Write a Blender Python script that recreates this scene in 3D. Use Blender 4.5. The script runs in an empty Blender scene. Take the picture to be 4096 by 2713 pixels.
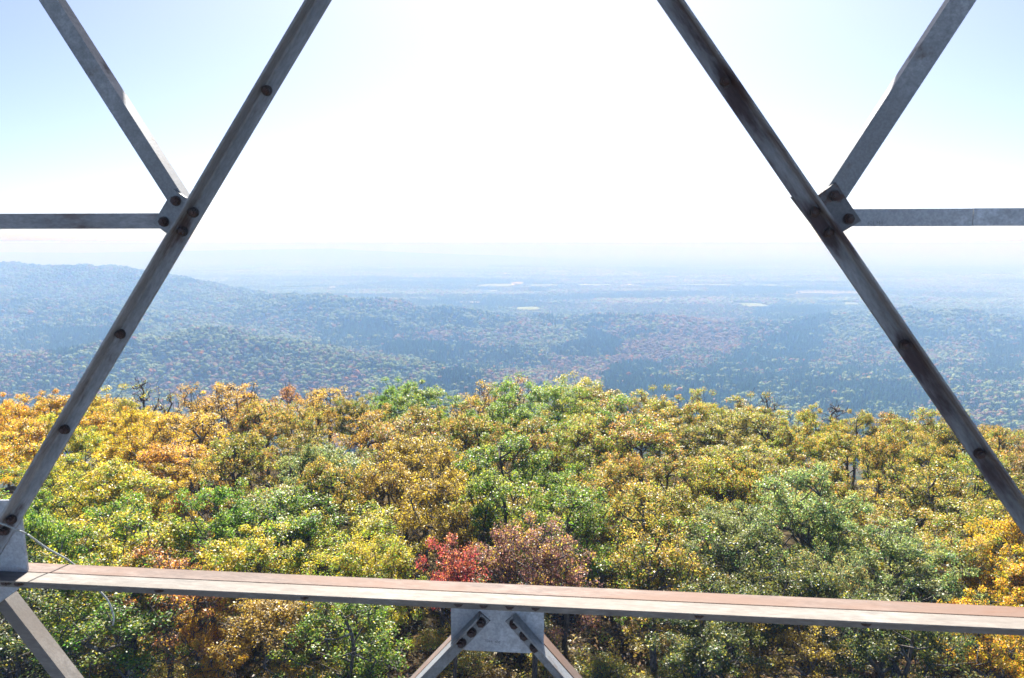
import bpy, math, random
import numpy as np
from mathutils import Vector, Matrix

random.seed(7)
rng = np.random.default_rng(11)
S = bpy.context.scene
COL = S.collection
R = math.radians

# ------------------------------------------------------------------ camera, world, sun, exposure
CAM_Z = 25.0                       # eye height above the tower's foot
PITCH = R(7.10)
cam_d = bpy.data.cameras.new('camera'); cam = bpy.data.objects.new('camera', cam_d); COL.objects.link(cam)
cam_d.sensor_fit = 'HORIZONTAL'; cam_d.sensor_width = 23.6; cam_d.lens = 18.0
cam_d.clip_start = 0.05; cam_d.clip_end = 250000.0
cam.location = (0, 0, CAM_Z); cam.rotation_euler = (R(90) - PITCH, 0, 0)
cam_d.dof.use_dof = True; cam_d.dof.focus_distance = 70.0; cam_d.dof.aperture_fstop = 8.0
S.camera = cam

SUN_EL, SUN_AZ = R(44.0), R(-3.0)  # azimuth from +Y, negative = left
world = bpy.data.worlds.new('World'); S.world = world; world.use_nodes = True
wn = world.node_tree.nodes; wl = world.node_tree.links; wn.clear()
wo = wn.new('ShaderNodeOutputWorld'); wb = wn.new('ShaderNodeBackground'); ws = wn.new('ShaderNodeTexSky')
ws.sky_type = 'NISHITA'; ws.sun_disc = False; ws.sun_elevation = SUN_EL; ws.sun_rotation = -SUN_AZ
ws.altitude = 400; ws.air_density = 0.5; ws.dust_density = 1.7; ws.ozone_density = 3.5
wb.inputs['Strength'].default_value = 0.05
wl.new(ws.outputs[0], wb.inputs['Color']); wl.new(wb.outputs[0], wo.inputs['Surface'])

sun_d = bpy.data.lights.new('sun', 'SUN'); sun = bpy.data.objects.new('sun', sun_d); COL.objects.link(sun)
sun_d.energy = 4.8; sun_d.angle = R(0.53); sun_d.color = (1.0, 0.95, 0.87)
to_sun = Vector((math.sin(SUN_AZ) * math.cos(SUN_EL), math.cos(SUN_AZ) * math.cos(SUN_EL), math.sin(SUN_EL)))
sun.rotation_euler = to_sun.to_track_quat('Z', 'Y').to_euler()

S.view_settings.view_transform = 'Standard'; S.view_settings.look = 'None'
S.view_settings.exposure = 2.0; S.view_settings.gamma = 1.0; S.view_settings.use_curve_mapping = False
S.cycles.use_denoising = True
S.cycles.max_bounces = 7; S.cycles.diffuse_bounces = 3; S.cycles.glossy_bounces = 3
S.cycles.transmission_bounces = 3; S.cycles.volume_bounces = 1; S.cycles.transparent_max_bounces = 8
S.cycles.sample_clamp_indirect = 6.0

# ------------------------------------------------------------------ helpers
def link(o, parent=None):
    COL.objects.link(o)
    if parent is not None: o.parent = parent
    return o
def tag(o, label=None, cat=None, group=None, kind=None):
    if label: o['label'] = label
    if cat: o['category'] = cat
    if group: o['group'] = group
    if kind: o['kind'] = kind
    return o
def empty(name, loc, rz=0.0):
    o = bpy.data.objects.new(name, None); o.location = loc; o.rotation_euler = (0, 0, rz)
    o.empty_display_size = 0.5
    return link(o)
def mesh_np(name, verts, faces, mat, parent=None, smooth=False, mats=None):
    me = bpy.data.meshes.new(name)
    me.from_pydata([tuple(v) for v in verts], [], [tuple(f) for f in faces])
    if smooth: me.polygons.foreach_set('use_smooth', np.ones(len(me.polygons), bool))
    if mat: me.materials.append(mat)
    me.update()
    return link(bpy.data.objects.new(name, me), parent)
def big_mesh(name, V, F, mat):
    """V (n,3), F (m,k) arrays, fast"""
    me = bpy.data.meshes.new(name); n, (m, k) = len(V), F.shape
    me.vertices.add(n); me.vertices.foreach_set('co', np.ascontiguousarray(V, np.float32).ravel())
    me.loops.add(m * k); me.loops.foreach_set('vertex_index', np.ascontiguousarray(F, np.int32).ravel())
    me.polygons.add(m); me.polygons.foreach_set('loop_start', np.arange(0, m * k, k, dtype=np.int32))
    if mat: me.materials.append(mat)
    me.update(calc_edges=True)
    return me

SW, SH = 4096.0, 2713.0
FPX = 18.0 / 23.6 * SW
def ray(px, py):
    x = (px - SW / 2) / FPX; y = -(py - SH / 2) / FPX
    c, s = math.cos(PITCH), math.sin(PITCH)
    return x, c + s * y, -s + c * y
def project(x, y, z):
    """world point -> (px, py) in the 4096 frame"""
    z = z - CAM_Z; c, s = math.cos(PITCH), math.sin(PITCH)
    f = y * c - z * s; u = y * s + z * c
    return SW / 2 + FPX * x / f, SH / 2 - FPX * u / f

# value noise, 2-d
_tab = rng.random((256, 256))
def vnoise(x, y):
    xi = np.floor(x).astype(np.int64); yi = np.floor(y).astype(np.int64)
    fx = x - xi; fy = y - yi; fx = fx * fx * (3 - 2 * fx); fy = fy * fy * (3 - 2 * fy)
    a = _tab[xi & 255, yi & 255]; b = _tab[(xi + 1) & 255, yi & 255]
    c = _tab[xi & 255, (yi + 1) & 255]; d = _tab[(xi + 1) & 255, (yi + 1) & 255]
    return (a * (1 - fx) + b * fx) * (1 - fy) + (c * (1 - fx) + d * fx) * fy
def fbm(x, y, o=4):
    t = 0; a = 1.0; n = 0
    for i in range(o):
        t = t + a * (vnoise(x + 17.3 * i, y - 9.1 * i) - 0.5); n += a; a *= 0.5; x = x * 2.03; y = y * 2.03
    return t / n * 2

# ------------------------------------------------------------------ node helpers
def new_mat(name):
    m = bpy.data.materials.new(name); m.use_nodes = True; nt = m.node_tree; nt.nodes.clear()
    return m, nt, nt.nodes, nt.links
def N(nt, t, **kw):
    n = nt.nodes.new(t)
    for k, v in kw.items():
        if k in n.inputs.keys() if hasattr(n.inputs, 'keys') else False: n.inputs[k].default_value = v
        else: setattr(n, k, v)
    return n
def mixc(nt, fac, a, b, blend='MIX'):
    m = nt.nodes.new('ShaderNodeMix'); m.data_type = 'RGBA'; m.blend_type = blend
    for s, v in ((m.inputs[0], fac), (m.inputs[6], a), (m.inputs[7], b)):
        if hasattr(v, 'is_output'): nt.links.new(v, s)
        elif isinstance(v, (int, float)): s.default_value = v
        else: s.default_value = (*v, 1.0)
    return m.outputs[2]
def ramp(nt, src, lo, hi, a=0.0, b=1.0):
    m = nt.nodes.new('ShaderNodeMapRange'); m.interpolation_type = 'SMOOTHSTEP'
    nt.links.new(src, m.inputs[0])
    m.inputs[1].default_value = lo; m.inputs[2].default_value = hi; m.inputs[3].default_value = a; m.inputs[4].default_value = b
    return m.outputs[0]
def noise(nt, vec, scale, detail=4.0, rough=0.6):
    n = nt.nodes.new('ShaderNodeTexNoise'); n.inputs['Scale'].default_value = scale
    n.inputs['Detail'].default_value = detail; n.inputs['Roughness'].default_value = rough
    if vec is not None: nt.links.new(vec, n.inputs['Vector'])
    return n
def mathn(nt, op, a, b):
    m = nt.nodes.new('ShaderNodeMath'); m.operation = op
    for s, v in ((m.inputs[0], a), (m.inputs[1], b)):
        if hasattr(v, 'is_output'): nt.links.new(v, s)
        else: s.default_value = v
    return m.outputs[0]

# ------------------------------------------------------------------ materials
def steel_material(name, zinc, rust_lo, rust_hi, rust=(0.075, 0.042, 0.033), stretch=(1, 1, 1), wash=None, wash_amt=0.0, along=0.0, bolts=(), spec=0.5, rough=0.52):
    m, nt, nd, lk = new_mat(name)
    out = nd.new('ShaderNodeOutputMaterial'); p = nd.new('ShaderNodeBsdfPrincipled')
    tc = nd.new('ShaderNodeTexCoord'); mp = nd.new('ShaderNodeMapping'); mp.inputs['Scale'].default_value = stretch
    m0 = nd.new('ShaderNodeMapping'); m0.inputs['Rotation'].default_value = (0, along, 0)
    lk.new(tc.outputs['Object'], m0.inputs['Vector']); lk.new(m0.outputs[0], mp.inputs['Vector']); v = mp.outputs[0]
    n1 = noise(nt, v, 7.0, 6.0, 0.62); n2 = noise(nt, v, 46.0, 5.0, 0.65); n3 = noise(nt, v, 2.3, 3.0, 0.5)
    n4 = noise(nt, v, 160.0, 3.0, 0.6)
    base = mixc(nt, ramp(nt, n2.outputs['Fac'], 0.3, 0.7), tuple(c * 0.72 for c in zinc), tuple(min(1, c * 1.16) for c in zinc))
    base = mixc(nt, ramp(nt, n3.outputs['Fac'], 0.38, 0.62), base, tuple(c * 0.62 for c in zinc))
    base = mixc(nt, ramp(nt, n4.outputs['Fac'], 0.35, 0.65), mixc(nt, 1.0, base, (0.86, 0.86, 0.87), 'MULTIPLY'), mixc(nt, 1.0, base, (1.1, 1.1, 1.1), 'MULTIPLY'))
    if wash:
        base = mixc(nt, ramp(nt, n1.outputs['Fac'], 0.32, 0.62, 0.0, wash_amt), base, wash)
    s = mathn(nt, 'ADD', n1.outputs['Fac'], mathn(nt, 'MULTIPLY', mathn(nt, 'SUBTRACT', n2.outputs['Fac'], 0.5), 0.42))
    for bu, bv in bolts:   # rust bleeding from a bolt, drawn out along the member
        ca, sa = math.cos(along), math.sin(along)
        sb = nd.new('ShaderNodeVectorMath'); sb.operation = 'SUBTRACT'; lk.new(m0.outputs[0], sb.inputs[0])
        sb.inputs[1].default_value = (ca * bu + sa * bv - math.copysign(.035, math.sin(along)), 0, -sa * bu + ca * bv)
        sc_ = nd.new('ShaderNodeVectorMath'); sc_.operation = 'MULTIPLY'; lk.new(sb.outputs[0], sc_.inputs[0]); sc_.inputs[1].default_value = (0.26, 0.0, 1.0)
        ln = nd.new('ShaderNodeVectorMath'); ln.operation = 'LENGTH'; lk.new(sc_.outputs[0], ln.inputs[0])
        s = mathn(nt, 'ADD', s, ramp(nt, ln.outputs['Value'], 0.008, 0.030, 0.12, 0.0))
    rf = ramp(nt, s, rust_lo, rust_hi)
    rc = mixc(nt, n4.outputs['Fac'], tuple(c * 0.55 for c in rust), tuple(c * 1.5 for c in rust))
    c = mixc(nt, rf, base, rc)
    lk.new(c, p.inputs['Base Color'])
    p.inputs['Specular IOR Level'].default_value = spec; lk.new(ramp(nt, rf, 0, 1, rough, 0.85), p.inputs['Roughness']); lk.new(ramp(nt, rf, 0, 1, 0.1, 0.0), p.inputs['Metallic'])
    b = nd.new('ShaderNodeBump'); b.inputs['Strength'].default_value = 0.25; b.inputs['Distance'].default_value = 0.002
    lk.new(mathn(nt, 'ADD', n4.outputs['Fac'], n2.outputs['Fac']), b.inputs['Height']); lk.new(b.outputs[0], p.inputs['Normal'])
    lk.new(p.outputs[0], out.inputs[0])
    return m
M_steel = steel_material('galvanized_steel', (0.27, 0.285, 0.30), 0.56, 0.78, rust=(0.085, 0.06, 0.052))
M_beamf = steel_material('beam_steel_pale', (0.245, 0.230, 0.212), 0.62, 0.9, rust=(.15, .11, .08), stretch=(0.25, 1, 1), wash=(0.175, 0.150, 0.130), wash_amt=0.6, spec=0.15, rough=0.8)
M_beamr = steel_material('beam_steel_stained', (0.200, 0.162, 0.145), 0.62, 0.9, rust=(.15, .075, .045), wash=(0.175, 0.112, 0.085), wash_amt=0.8, stretch=(0.3, 1, 1), spec=0.15, rough=0.8)
M_plate = steel_material('plate_steel', (0.45, 0.475, 0.51), 0.64, 0.76)
M_plated = steel_material('dark_plate_steel', (0.15, 0.15, 0.16), 0.5, 0.62)
M_strut = steel_material('strut_steel', (0.27, 0.275, 0.29), 0.48, 0.72, rust=(0.115, 0.09, 0.085), stretch=(0.35, 1, 1))
M_bolt = steel_material('bolt_steel', (0.065, 0.058, 0.058), 0.45, 0.65, rust=(0.055, 0.032, 0.028))
M_stamp = steel_material('stamp_steel', (0.20, 0.21, 0.22), 0.9, 1.0)
M_deck = steel_material('deck_steel', (0.22, 0.22, 0.22), 0.6, 0.75)
M_wire = steel_material('wire_sheath', (0.42, 0.46, 0.46), 0.8, 0.95)

def leaf_material(name):
    """tints come from the crown object (tint_a, tint_b, tint_c), spread over its clumps and leaves"""
    m, nt, nd, lk = new_mat(name)
    out = nd.new('ShaderNodeOutputMaterial')
    def att(n, t):
        a = nd.new('ShaderNodeAttribute'); a.attribute_name = n; a.attribute_type = t; return a
    rnd = att('rnd', 'GEOMETRY').outputs['Fac']; cl = att('clump', 'GEOMETRY').outputs['Fac']
    A = att('tint_a', 'OBJECT').outputs['Color']; B = att('tint_b', 'OBJECT').outputs['Color']; Cc = att('tint_c', 'OBJECT').outputs['Color']
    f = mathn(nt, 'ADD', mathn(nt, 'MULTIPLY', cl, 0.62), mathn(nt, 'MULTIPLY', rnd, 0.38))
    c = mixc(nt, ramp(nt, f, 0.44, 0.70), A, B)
    r2 = mathn(nt, 'FRACT', mathn(nt, 'MULTIPLY', rnd, 7.31), 0.0)
    c = mixc(nt, ramp(nt, mathn(nt, 'ADD', r2, mathn(nt, 'MULTIPLY', cl, 0.25)), 0.86, 0.95), c, Cc)
    r3 = mathn(nt, 'FRACT', mathn(nt, 'MULTIPLY', rnd, 23.7), 0.0)
    hs = nd.new('ShaderNodeHueSaturation'); hs.inputs['Saturation'].default_value = 0.93; lk.new(c, hs.inputs['Color'])
    lk.new(ramp(nt, r3, 0, 1, 0.74, 1.70), hs.inputs['Value'])
    lk.new(ramp(nt, r2, 0, 1, 0.485, 0.515), hs.inputs['Hue'])
    p = nd.new('ShaderNodeBsdfPrincipled'); lk.new(hs.outputs[0], p.inputs['Base Color'])
    p.inputs['Roughness'].default_value = 0.44; p.inputs['Specular IOR Level'].default_value = 0.46
    t = nd.new('ShaderNodeBsdfTranslucent')
    h2 = nd.new('ShaderNodeHueSaturation'); h2.inputs['Saturation'].default_value = 1.12; h2.inputs['Value'].default_value = 1.7
    lk.new(hs.outputs[0], h2.inputs['Color']); lk.new(h2.outputs[0], t.inputs['Color'])
    mx = nd.new('ShaderNodeMixShader'); mx.inputs[0].default_value = 0.50
    lk.new(p.outputs[0], mx.inputs[1]); lk.new(t.outputs[0], mx.inputs[2]); lk.new(mx.outputs[0], out.inputs[0])
    return m
M_leaf = leaf_material('autumn_leaves')

def bark_material():
    m, nt, nd, lk = new_mat('oak_bark'); out = nd.new('ShaderNodeOutputMaterial'); p = nd.new('ShaderNodeBsdfPrincipled')
    tc = nd.new('ShaderNodeTexCoord'); mp = nd.new('ShaderNodeMapping'); mp.inputs['Scale'].default_value = (1, 1, 0.3)
    lk.new(tc.outputs['Object'], mp.inputs[0])
    n = noise(nt, mp.outputs[0], 14, 5); n2 = noise(nt, tc.outputs['Object'], 2.2, 3)
    c = mixc(nt, ramp(nt, n.outputs['Fac'], 0.35, 0.65), (0.035, 0.028, 0.024), (0.13, 0.115, 0.10))
    c = mixc(nt, ramp(nt, n2.outputs['Fac'], 0.58, 0.68, 0, 0.6), c, (0.22, 0.24, 0.22))
    lk.new(c, p.inputs['Base Color']); p.inputs['Roughness'].default_value = 0.9
    b = nd.new('ShaderNodeBump'); b.inputs['Strength'].default_value = 0.6; b.inputs['Distance'].default_value = 0.02
    lk.new(n.outputs['Fac'], b.inputs['Height']); lk.new(b.outputs[0], p.inputs['Normal']); lk.new(p.outputs[0], out.inputs[0])
    return m
M_bark = bark_material()

def ground_material():
    m, nt, nd, lk = new_mat('forest_ground'); out = nd.new('ShaderNodeOutputMaterial'); p = nd.new('ShaderNodeBsdfPrincipled')
    tc = nd.new('ShaderNodeTexCoord'); v = tc.outputs['Object']
    # near: leaf litter; far: wooded plain seen as mottled canopy with streaks of hedge and stubble
    nA = noise(nt, v, 0.9, 6, 0.7); nB = noise(nt, v, 0.05, 8, 0.72); nC = noise(nt, v, 0.0022, 5, 0.6); nD = noise(nt, v, 0.010, 6, 0.65)
    litter = mixc(nt, ramp(nt, nA.outputs['Fac'], 0.35, 0.65), (0.028, 0.024, 0.014), (0.075, 0.058, 0.034))
    wood = mixc(nt, ramp(nt, nB.outputs['Fac'], 0.40, 0.60), (0.020, 0.030, 0.016), (0.062, 0.066, 0.032))
    wood = mixc(nt, ramp(nt, nD.outputs['Fac'], 0.46, 0.60, 0, 0.7), wood, (0.085, 0.062, 0.045))
    wood = mixc(nt, ramp(nt, nC.outputs['Fac'], 0.44, 0.58, 0, 0.8), wood, (0.028, 0.045, 0.024))
    nE = noise(nt, v, 0.0016, 4, 0.5)
    wood = mixc(nt, ramp(nt, nE.outputs['Fac'], 0.635, 0.66, 0, 0.5), wood, (0.15, 0.16, 0.085))
    ln = nd.new('ShaderNodeVectorMath'); ln.operation = 'LENGTH'; lk.new(v, ln.inputs[0])
    c = mixc(nt, ramp(nt, ln.outputs['Value'], 110, 200), litter, wood)
    lk.new(c, p.inputs['Base Color']); p.inputs['Roughness'].default_value = 1.0; p.inputs['Specular IOR Level'].default_value = 0.0
    lk.new(p.outputs[0], out.inputs[0]); return m
M_ground = ground_material()

def plain_material(name, a, b, scale, rough=1.0, spec=0.0):
    m, nt, nd, lk = new_mat(name); out = nd.new('ShaderNodeOutputMaterial'); p = nd.new('ShaderNodeBsdfPrincipled')
    tc = nd.new('ShaderNodeTexCoord'); n = noise(nt, tc.outputs['Object'], scale, 5, 0.6)
    lk.new(mixc(nt, ramp(nt, n.outputs['Fac'], 0.35, 0.65), a, b), p.inputs['Base Color'])
    p.inputs['Roughness'].default_value = rough; p.inputs['Specular IOR Level'].default_value = spec
    lk.new(p.outputs[0], out.inputs[0]); return m
M_field = plain_material('pasture', (0.15, 0.205, 0.09), (0.21, 0.26, 0.135), 0.02)
M_stub = plain_material('stubble_field', (0.23, 0.22, 0.155), (0.30, 0.285, 0.21), 0.02)
M_barn = plain_material('barn_paint', (0.74, 0.74, 0.72), (0.82, 0.82, 0.8), 0.3, 0.6, 0.3)
M_roof = plain_material('metal_roof', (0.66, 0.67, 0.68), (0.78, 0.78, 0.78), 0.3, 0.4, 0.5)
M_water = plain_material('lake_water', (0.02, 0.03, 0.035), (0.03, 0.04, 0.045), 0.01, 0.12, 0.6)

def far_leaf_material(name):
    m, nt, nd, lk = new_mat(name); out = nd.new('ShaderNodeOutputMaterial'); p = nd.new('ShaderNodeBsdfPrincipled')
    a = nd.new('ShaderNodeAttribute'); a.attribute_name = 'tint'; a.attribute_type = 'INSTANCER'
    tc = nd.new('ShaderNodeTexCoord'); n = noise(nt, tc.outputs['Object'], 4.0, 3, 0.7)
    hs = nd.new('ShaderNodeHueSaturation'); lk.new(a.outputs['Color'], hs.inputs['Color'])
    lk.new(ramp(nt, n.outputs['Fac'], 0.3, 0.7, 0.6, 1.5), hs.inputs['Value'])
    lk.new(hs.outputs[0], p.inputs['Base Color']); p.inputs['Roughness'].default_value = 0.8; p.inputs['Specular IOR Level'].default_value = 0.1
    t = nd.new('ShaderNodeBsdfTranslucent'); lk.new(hs.outputs[0], t.inputs['Color'])
    mx = nd.new('ShaderNodeMixShader'); mx.inputs[0].default_value = 0.25
    lk.new(p.outputs[0], mx.inputs[1]); lk.new(t.outputs[0], mx.inputs[2]); lk.new(mx.outputs[0], out.inputs[0])
    return m
M_far = far_leaf_material('far_canopy')

# ------------------------------------------------------------------ terrain (heights relative to the eye, then +CAM_Z)
PK = 4096 / 2367.0                 # ridge lists below are in a 2367-wide frame
def pol(px, py, d, drop=0.0):
    x, y, z = ray(px * PK, py * PK); k = d / y
    return x * k, d, z * k - drop
RIDGES = [  # crest points (px, py, distance), width
    ([(-700, 600, 4500), (0, 606, 4300), (110, 617, 4000), (200, 612, 3900), (300, 630, 3800), (380, 652, 3650), (450, 672, 3500), (540, 692, 3300)], 620),
    ([(-500, 690, 3300), (0, 690, 3000), (200, 700, 2800), (380, 742, 2500), (560, 790, 2250)], 330),
    ([(380, 715, 3300), (560, 690, 3150), (740, 680, 3000), (860, 688, 2950), (960, 706, 2900), (1150, 722, 2850), (1500, 732, 2800), (1720, 748, 2800)], 330),
    ([(-400, 850, 1700), (150, 812, 1780), (330, 765, 1850), (450, 755, 1870), (600, 772, 1830), (800, 812, 1780), (1000, 852, 1730), (1150, 885, 1680)], 210),
    ([(1860, 760, 3100), (2000, 722, 2950), (2110, 711, 2880), (2250, 718, 2830), (2367, 735, 2800), (2700, 760, 2800)], 300),
    ([(600, 800, 2500), (900, 790, 2350), (1200, 792, 2300), (1480, 786, 2350)], 150),
    ([(1350, 868, 1960), (1700, 858, 1980), (2100, 858, 2000), (2500, 850, 2000)], 170),
    ([(-900, 568, 30000), (-200, 563, 30000), (20, 561.5, 30000), (90, 559.5, 30000), (160, 563, 30000), (310, 565, 30000), (322, 562, 31000), (390, 566, 30000), (500, 564, 28000), (640, 566, 28000), (840, 563.5, 28000), (950, 567, 28000), (1040, 565, 28000), (1200, 565, 28000), (1330, 567, 29000), (1500, 568, 30000)], 2600),
    ([(-900, 580, 15500), (-100, 582, 15500), (200, 584, 15500), (520, 578, 15500), (760, 574, 15800), (860, 580, 15800), (1100, 589, 16000)], 1300),
]
RID = []
for pts, w in RIDGES:
    far = pts[0][2] > 9000
    RID.append((np.array([pol(a, b, d, 4.0 if far else 11.0) for a, b, d in pts]), w))
_pr = np.array([0, 35, 75, 100, 180, 300, 600, 900, 1500, 2200, 4200, 6000, 20000, 1e6])
_pz = np.array([-25, -25.2, -25.9, -27.2, -50, -82, -170, -240, -322, -338, -352, -356, -358, -358.])
def height(x, y):
    x = np.asarray(x, float); y = np.asarray(y, float)
    r = np.hypot(x, y)
    z = np.interp(r, _pr, _pz)
    near = np.clip(1 - (r - 100) / 500, 0, 1)
    z = z - near * np.maximum(0, x) * 0.055 + near * np.clip(-x - 20, 0, 80) * 0.012
    amp = np.clip((r - 120) / 1500, 0, 1)
    z = z + amp * 9.0 * fbm(x / 420 + 40, y / 420 + 40, 4) * np.clip(1.3 - r / 9000, 0.15, 1)
    best = np.zeros_like(z)
    for P, w in RID:
        for (x0, y0, z0), (x1, y1, z1) in zip(P[:-1], P[1:]):
            dx, dy = x1 - x0, y1 - y0; L2 = dx * dx + dy * dy
            t = np.clip(((x - x0) * dx + (y - y0) * dy) / L2, 0, 1)
            d2 = (x - x0 - t * dx) ** 2 + (y - y0 - t * dy) ** 2
            crest = z0 + t * (z1 - z0)
            best = np.maximum(best, (crest - z) * np.exp(-d2 / (w * w)))
    z = z + best
    rel = np.clip((r - 700) / 800, 0, 1) * np.clip((7000 - r) / 2500, 0, 1) * np.clip(best / 60, 0.12, 1)
    z = z + rel * (13 * fbm(x / 170 + 7, y / 210 + 3, 3) - 15 * np.clip(.30 - np.abs(fbm(x / 240 + 70, y / 240 + 31, 3)), 0, 1) / .30)
    return z
az = np.radians(np.concatenate([np.linspace(-180, -62, 30)[:-1], np.linspace(-62, -42, 14)[:-1], np.linspace(-42, 42, 330), np.linspace(42, 62, 14)[1:], np.linspace(62, 180, 30)[1:-1]]))
rad = np.concatenate([np.linspace(4, 150, 40), np.geomspace(155, 72000, 330)])
AZ, RD = np.meshgrid(az, rad)
GX, GY = np.sin(AZ) * RD, np.cos(AZ) * RD
GZ = height(GX, GY) + CAM_Z
V = np.stack([GX, GY, GZ], -1).reshape(-1, 3)
na, nr = len(az), len(rad)
i0 = (np.arange(nr - 1)[:, None] * na + np.arange(na)[None, :]); i1 = (np.arange(nr - 1)[:, None] * na + (np.arange(na)[None, :] + 1) % na)
F = np.stack([i0, i1, i1 + na, i0 + na], -1).reshape(-1, 4)[:, ::-1]
V = np.vstack([V, [[0, 0, height(0., 0.) + CAM_Z]]])
me = big_mesh('terrain', V, F, M_ground)
me.polygons.foreach_set('use_smooth', np.ones(len(me.polygons), bool))
terrain = link(bpy.data.objects.new('terrain', me)); tag(terrain, kind='structure')

def on_ground(px, py):
    """where the sight line through a pixel of the 4096 frame meets the open plain"""
    x, y, z = ray(px, py); lo, hi = 1200.0, 60000.0
    t = np.geomspace(1500, 60000, 900); h = height(x / y * t, t); ok = np.nonzero(z / y * t < h)[0]
    d = t[ok[0]] if len(ok) else 40000.0
    return x / y * d, d

# fields on the plain (px, py, half width, half height in the 4096 frame)
FIELDS = [(1986, 1142, 75, 5), (2070, 1133, 26, 4), (2025, 1121, 45, 2), (2184, 1143, 80, 4), (2382, 1142, 75, 4), (2518, 1144, 50, 4),
          (2790, 1141, 155, 3.5), (2146, 1171, 36, 2.2), (2693, 1165, 27, 3), (1880, 1212, 52, 4), (2112, 1236, 46, 6), (2997, 1221, 62, 6.5),
          (3130, 1214, 22, 3), (1690, 1160, 40, 2), (2230, 1087, 50, 3), (435, 1058, 42, 2.5), (970, 1083, 60, 2.5), (1183, 1088, 50, 3),
          (1206, 1049, 46, 3), (1240, 1154, 140, 3), (3590, 1205, 26, 5), (3668, 1210, 50, 3.2), (3388, 1217, 46, 4), (4040, 1228, 28, 3.2),
          (2490, 1095, 20, 3), (3330, 1112, 60, 2), (2930, 1112, 38, 2.4), (1560, 1072, 60, 2.4), (1905, 1066, 50, 2.2), (3700, 1095, 80, 2.2), (2640, 1110, 50, 2)]
_rf = random.Random(5)
for _k in range(46):
    _y = 1050 + 135 * _rf.random() ** .8; FIELDS.append((_rf.uniform(-60, 4160), _y, _rf.uniform(10, 60) * (1.2 if _y < 1110 else 1), _rf.uniform(.9, 2.2) * (1 + (_y - 1050) / 160)))
fbox = []
for k, (px, py, hw, hh) in enumerate(FIELDS):
    c = on_ground(px, py)
    if k >= len(FIELDS) - 46 and (c[1] < 5000 or height(*c) > -335): continue
    t = on_ground(px, py - hh)[1] - c[1]; b = c[1] - on_ground(px, py + hh)[1]
    n = 26; vs = []
    for a in np.linspace(0, 2 * math.pi, n, endpoint=False):
        ca, sa = math.cos(a), math.sin(a)
        q = (abs(ca) ** 3.2 + abs(sa) ** 3.2) ** (-1 / 3.2) * random.uniform(0.82, 1.12)
        dx, dy = ca * q * hw * c[1] / FPX, sa * q * (t if sa > 0 else b)
        X, Y = c[0] + dx, c[1] + dy
        vs.append((X, Y, float(height(X, Y)) + CAM_Z + 3.0))
    X, Y = c; vs.append((X, Y, float(height(X, Y)) + CAM_Z + 3.0))
    o = mesh_np('field', vs, [(i, (i + 1) % n, n) for i in range(n)], M_stub if k % 4 == 1 else M_field); tag(o, kind='structure')
    fbox.append((c[0], c[1], hw * c[1] / FPX * 1.02, max(t, b) * 1.02))
# lake
LK = [(555, 822), (610, 831), (660, 838), (690, 842), (745, 836), (775, 829), (850, 822), (950, 822), (1060, 829), (1130, 826), (1210, 829), (1300, 832), (1330, 822), (1290, 808),
      (1205, 803), (1080, 800), (980, 797), (880, 800), (800, 804), (775, 811), (772, 818), (700, 822), (620, 820)]
vs = [on_ground(2730 + a / 1.7335, 700 + b / 1.7335) for a, b in LK]
lz = max(float(height(*v)) for v in vs) + CAM_Z + 1.0
lake_poly = np.array(vs)
lake = mesh_np('lake', [(x, y, lz) for x, y in vs], [tuple(range(len(vs)))], M_water); tag(lake, kind='structure')
def in_poly(x, y, P):
    ins = np.zeros(x.shape, bool); n = len(P)
    for i in range(n):
        x0, y0 = P[i]; x1, y1 = P[(i + 1) % n]
        c = ((y0 > y) != (y1 > y)) & (x < (x1 - x0) * (y - y0) / (y1 - y0 + 1e-9) + x0)
        ins ^= c
    return ins

# ------------------------------------------------------------------ far woods (stuff): crowns instanced on points
def lump(name, seed, pine):
    r = np.random.default_rng(seed)
    import bmesh
    bm = bmesh.new()
    if pine:
        for k in range(4):
            z = 0.12 + k * 0.22; rr = (0.44 - 0.085 * k)
            ring = []
            for a in np.linspace(0, 2 * math.pi, 9, endpoint=False):
                q = rr * r.uniform(0.6, 1.25); ring.append(bm.verts.new((math.cos(a) * q, math.sin(a) * q, z + r.uniform(-.06, .05))))
            tip = bm.verts.new((r.uniform(-.04, .04), r.uniform(-.04, .04), z + 0.34 - 0.03 * k))
            for i in range(9): bm.faces.new((ring[i], ring[(i + 1) % 9], tip))
    else:
        for k in range(5):
            a = r.uniform(0, 6.28); q = 0.0 if k == 0 else r.uniform(.16, .30)
            c = np.array([math.cos(a) * q, math.sin(a) * q, 0.60 + r.uniform(-.18, .16)]); s = 0.36 if k == 0 else r.uniform(.18, .28)
            g = bmesh.ops.create_icosphere(bm, subdivisions=2 if k == 0 else 1, radius=1.0)
            for v in g['verts']:
                d = np.array(v.co); v.co = Vector(c + d * s * r.uniform(0.72, 1.25) * np.array([1, 1, .85]))
    me = bpy.data.meshes.new(name); bm.to_mesh(me); bm.free(); me.materials.append(M_far)
    return bpy.data.objects.new(name, me)

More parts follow.
